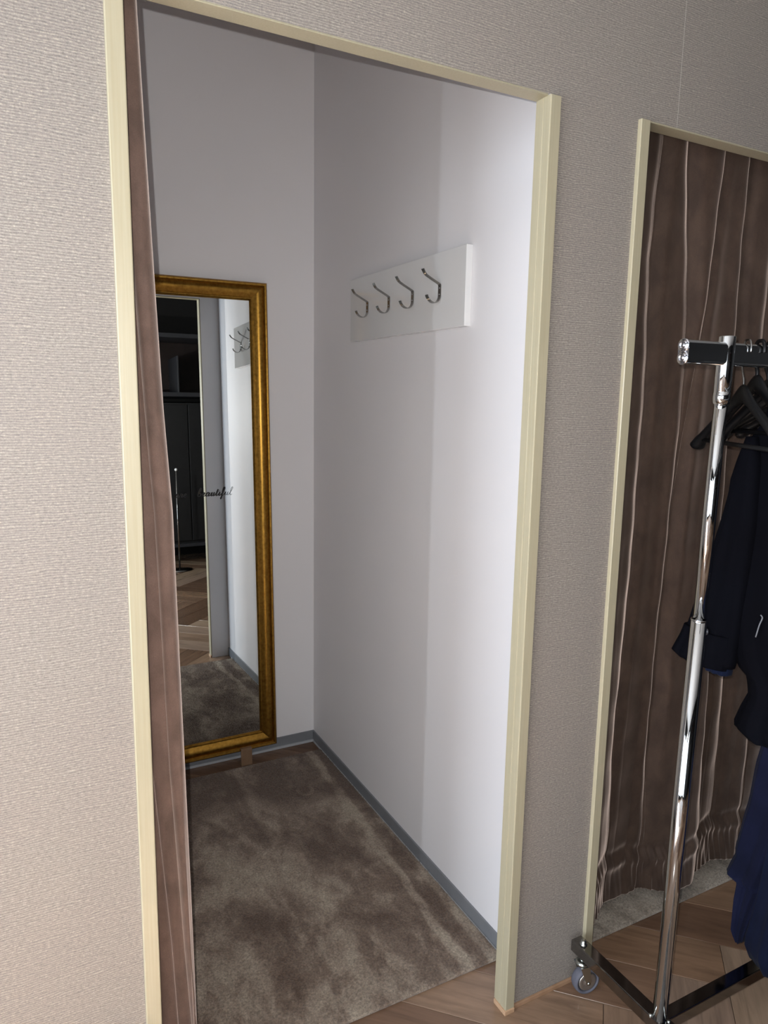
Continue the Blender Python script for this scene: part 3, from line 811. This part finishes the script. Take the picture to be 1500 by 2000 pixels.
# ------------------------------------------------------------------ garments
def garment_part(name, parent, mat, x0, far, near, zs, thick, waves=3, amp=0.008, n=56, seed=0, lin_mat=None):
    """closed hanging cloth body: far(z), near(z) outlines in y, local cross section is a wavy flat oval"""
    g = random.Random(seed); ph = [g.uniform(0, 6.28) for _ in range(6)]
    bm = nb(); rings = []
    for z in zs:
        yf = float(interp(far, z)); yn = float(interp(near, z)); th = float(interp(thick, z)); c = (yf + yn) / 2; h = (yf - yn) / 2
        ring = []
        for k in range(n):
            a = 2 * math.pi * k / n; ca, sa = math.cos(a), math.sin(a)
            y = c + h * math.copysign(abs(ca) ** 0.8, ca)
            x = x0 + th * math.copysign(abs(sa) ** 0.7, sa)
            s_ = (y - yn) / max(1e-6, yf - yn)
            low = min(1, max(0, (1.35 - z) / 0.5))
            x += amp * low * (math.sin(2 * math.pi * waves * s_ + ph[0] + 0.6 * z) + 0.4 * math.sin(2 * math.pi * waves * 2.3 * s_ + ph[1])) * (1 - abs(ca) ** 6)
            ring.append(bm.verts.new((x, y, z)))
        rings.append(ring)
    for a, b_ in zip(rings, rings[1:]):
        for k in range(n): bm.faces.new((a[k], a[(k + 1) % n], b_[(k + 1) % n], b_[k])).smooth = True
    bm.faces.new(rings[0]); bm.faces.new(rings[-1])
    return obj(name, bm, mat, parent)
def zl(a, b_, n=40): return [a + (b_ - a) * i / (n - 1) for i in range(n)]

# jacket nearest the post
t = thing('jacket', 'short blue-black jacket with wide cuffed sleeve hanging beside the chrome post', 'jacket', (0, 0, 0), None)
XJ = 1.245
garment_part('jacket_body', t, BLACKCLOTH, 1.262, [(1.50, -.235), (1.435, -.225), (1.40, -.200), (1.37, -.178), (1.30, -.172), (1.20, -.165), (1.0, -.180), (.93, -.200), (.89, -.222), (.875, -.245), (.84, -.252), (.80, -.236), (.755, -.222), (.742, -.245), (.738, -.268)],
             [(1.50, -.315), (1.435, -.325), (1.38, -.38), (1.3, -.40), (.74, -.43)], zl(1.47, 0.740, 60), [(1.5, .010), (1.43, .016), (1.35, .022), (1.1, .026), (.74, .024)], amp=0.006, seed=3)
# lower corner of the far front panel
slv = garment_part('sleeve', t, BLACKCLOTH, 1.238, [(1.405, -.205), (1.38, -.1990), (1.3067, -.1800), (1.2761, -.1785), (1.2313, -.1697), (1.1379, -.1481), (.9627, -.1039), (.90, -.082), (.8850, -.0706)],
             [(1.405, -.225), (1.35, -.240), (1.2, -.245), (1.0, -.235), (.90, -.228), (.87, -.222)], zl(1.40, 0.885, 40), [(1.41, .008), (1.35, .022), (1.1, .028), (.88, .026)], amp=0.003, seed=5)
cf = garment_part('cuff', t, BLACKCLOTH, 1.236, [(.96, -.098), (.93, -.088), (.885, -.0670), (.878, -.090)], [(.96, -.225), (.878, -.215)], zl(.958, .878, 10), [(1, .031), (.8, .032)], amp=0.002, seed=6)
garment_part('sleeve_lining', t, LINING, 1.240, [(.90, -.14), (.868, -.160)], [(.90, -.220), (.868, -.216)], zl(.885, .866, 5), [(1, .022), (.8, .020)], amp=0.002, seed=8)
bm = nb(); lathe(bm, [(0, .003), (.006, .0035), (.009, .002), (.009, 0)], (1.203, -.172, .962), (-1, 0, 0.1), 20); obj('button', bm, BUTTON, t)
# belt tab with a thin piped edge on the body
bm = nb(); tube(bm, catmull([(1.222, -.286, 1.030), (1.221, -.291, 1.025), (1.221, -.286, 1.008), (1.222, -.280, .980)], 5), 0.0014, 8); obj('pocket_piping', bm, simple('grey_piping', (110, 112, 118), 0.5), t)

# near navy coat: flares toward the booths near its hem
t = thing('coat', 'long dark navy coat whose hem reaches the base bar of the rack', 'coat', (0, 0, 0), 'long navy coats on the rack')
garment_part('coat_body', t, NAVY2, 1.335, [(1.5, -.24), (1.42, -.23), (1.38, -.20), (1.2, -.215), (.9, -.250), (.65, -.285), (.4822, -.2892), (.3448, -.2787), (.2553, -.2661), (.200, -.2565), (.186, -.262), (.176, -.274)],
             [(1.5, -.31), (1.40, -.35), (1.3, -.40), (.9, -.44), (.15, -.50)], zl(1.49, .170, 60), [(1.5, .008), (1.42, .014), (1.2, .018), (.17, .022)], waves=3, amp=0.007, seed=11)
# far navy coat
t = thing('coat', 'long navy coat with a notched front edge, nearest the closed curtain', 'coat', (0, 0, 0), 'long navy coats on the rack')
fr = [(1.5, -.24), (1.42, -.22), (1.38, -.19), (1.2, -.190), (.9, -.205), (.6908, -.2150), (.6721, -.2110), (.6137, -.2006), (.5161, -.1935), (.4703, -.1846), (.4260, -.1796), (.3712, -.1698), (.3644, -.1748), (.330, -.163), (.2985, -.1535), (.2945, -.186), (.2452, -.1833), (.1611, -.1865), (.150, -.194), (.1369, -.2064)]
garment_part('coat_body', t, NAVY, 1.395, fr, [(1.5, -.31), (1.38, -.36), (.9, -.36), (.60, -.33), (.3668, -.2700), (.2600, -.2420), (.2062, -.2285), (.1369, -.2150)],
             zl(1.49, .37, 50) + zl(.366, .137, 46), [(1.5, .010), (1.42, .018), (1.2, .024), (.14, .014)], waves=2, amp=0.006, seed=14)
# darker rear half of the same coat, seen through the front slit
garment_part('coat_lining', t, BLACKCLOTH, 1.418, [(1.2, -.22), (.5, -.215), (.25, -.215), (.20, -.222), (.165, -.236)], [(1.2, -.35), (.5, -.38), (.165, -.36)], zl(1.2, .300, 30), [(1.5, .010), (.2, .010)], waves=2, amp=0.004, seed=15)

# ------------------------------------------------------------------ the dark shop behind the camera (seen in the mirror)
cb = thing('display_cabinet', 'dark tall cabinet across the shop, seen in the mirror with a red-brown niche', 'cabinet', (1.6, -3.25, 0))
def cbx(n, x0, x1, y0, y1, z0, z1, m_): return boxobj(n, (x0 - 1.6, x1 - 1.6, y0 + 3.25, y1 + 3.25, z0, z1), m_, cb, 0.002)
cbx('carcass', 0.7, 2.6, -3.55, -3.04, 0.20, 1.60, CAB)
cbx('door', 0.72, 1.40, -3.04, -3.02, 0.24, 1.58, CAB); cbx('door', 1.41, 2.10, -3.04, -3.02, 0.24, 1.58, CAB)
cbx('plinth_rail', 0.7, 2.6, -3.06, -3.0, 0.18, 0.21, CABEDGE)
for xq in (0.75, 1.7, 2.55): cbx('leg', xq - .02, xq + .02, -3.1, -3.06, 0, 0.2, CAB)
cbx('shelf', 0.7, 2.6, -3.55, -3.0, 1.66, 1.70, CABEDGE); cbx('shelf', 0.7, 2.6, -3.55, -3.0, 2.22, 2.26, CABEDGE)
cbx('side_panel', 0.7, 0.73, -3.55, -3.0, 1.7, 2.7, CAB); cbx('side_panel', 2.57, 2.6, -3.55, -3.0, 1.7, 2.7, CAB)
cbx('niche_panel', 0.73, 2.57, -3.52, -3.45, 1.7, 2.22, REDBROWN)
cbx('divider', 1.32, 1.335, -3.45, -3.02, 1.70, 2.05, CABEDGE)
st = thing('display_stand', 'thin metal display stand in the dark shop, reflected in the mirror', 'stand', (1.215, -2.75, 0))
bm = nb(); cyl(bm, (0, 0, 0.012), (0, 0, 0.955), 0.008, 16); obj('pole', bm, CHROME_D, st)
bm = nb(); lathe(bm, [(0, 0), (.12, 0), (.12, .008), (.02, .014), (0, .014)], (0, 0, 0), (0, 0, 1), 32); obj('base', bm, CHROME_D, st)
bm = nb(); lathe(bm, [(0, -.014), (.010, -.010), (.014, 0), (.010, .010), (0, .014)], (0, 0, .965), (0, 0, 1), 20); obj('ball_finial', bm, simple('white_knob', (225, 225, 225), 0.4), st)
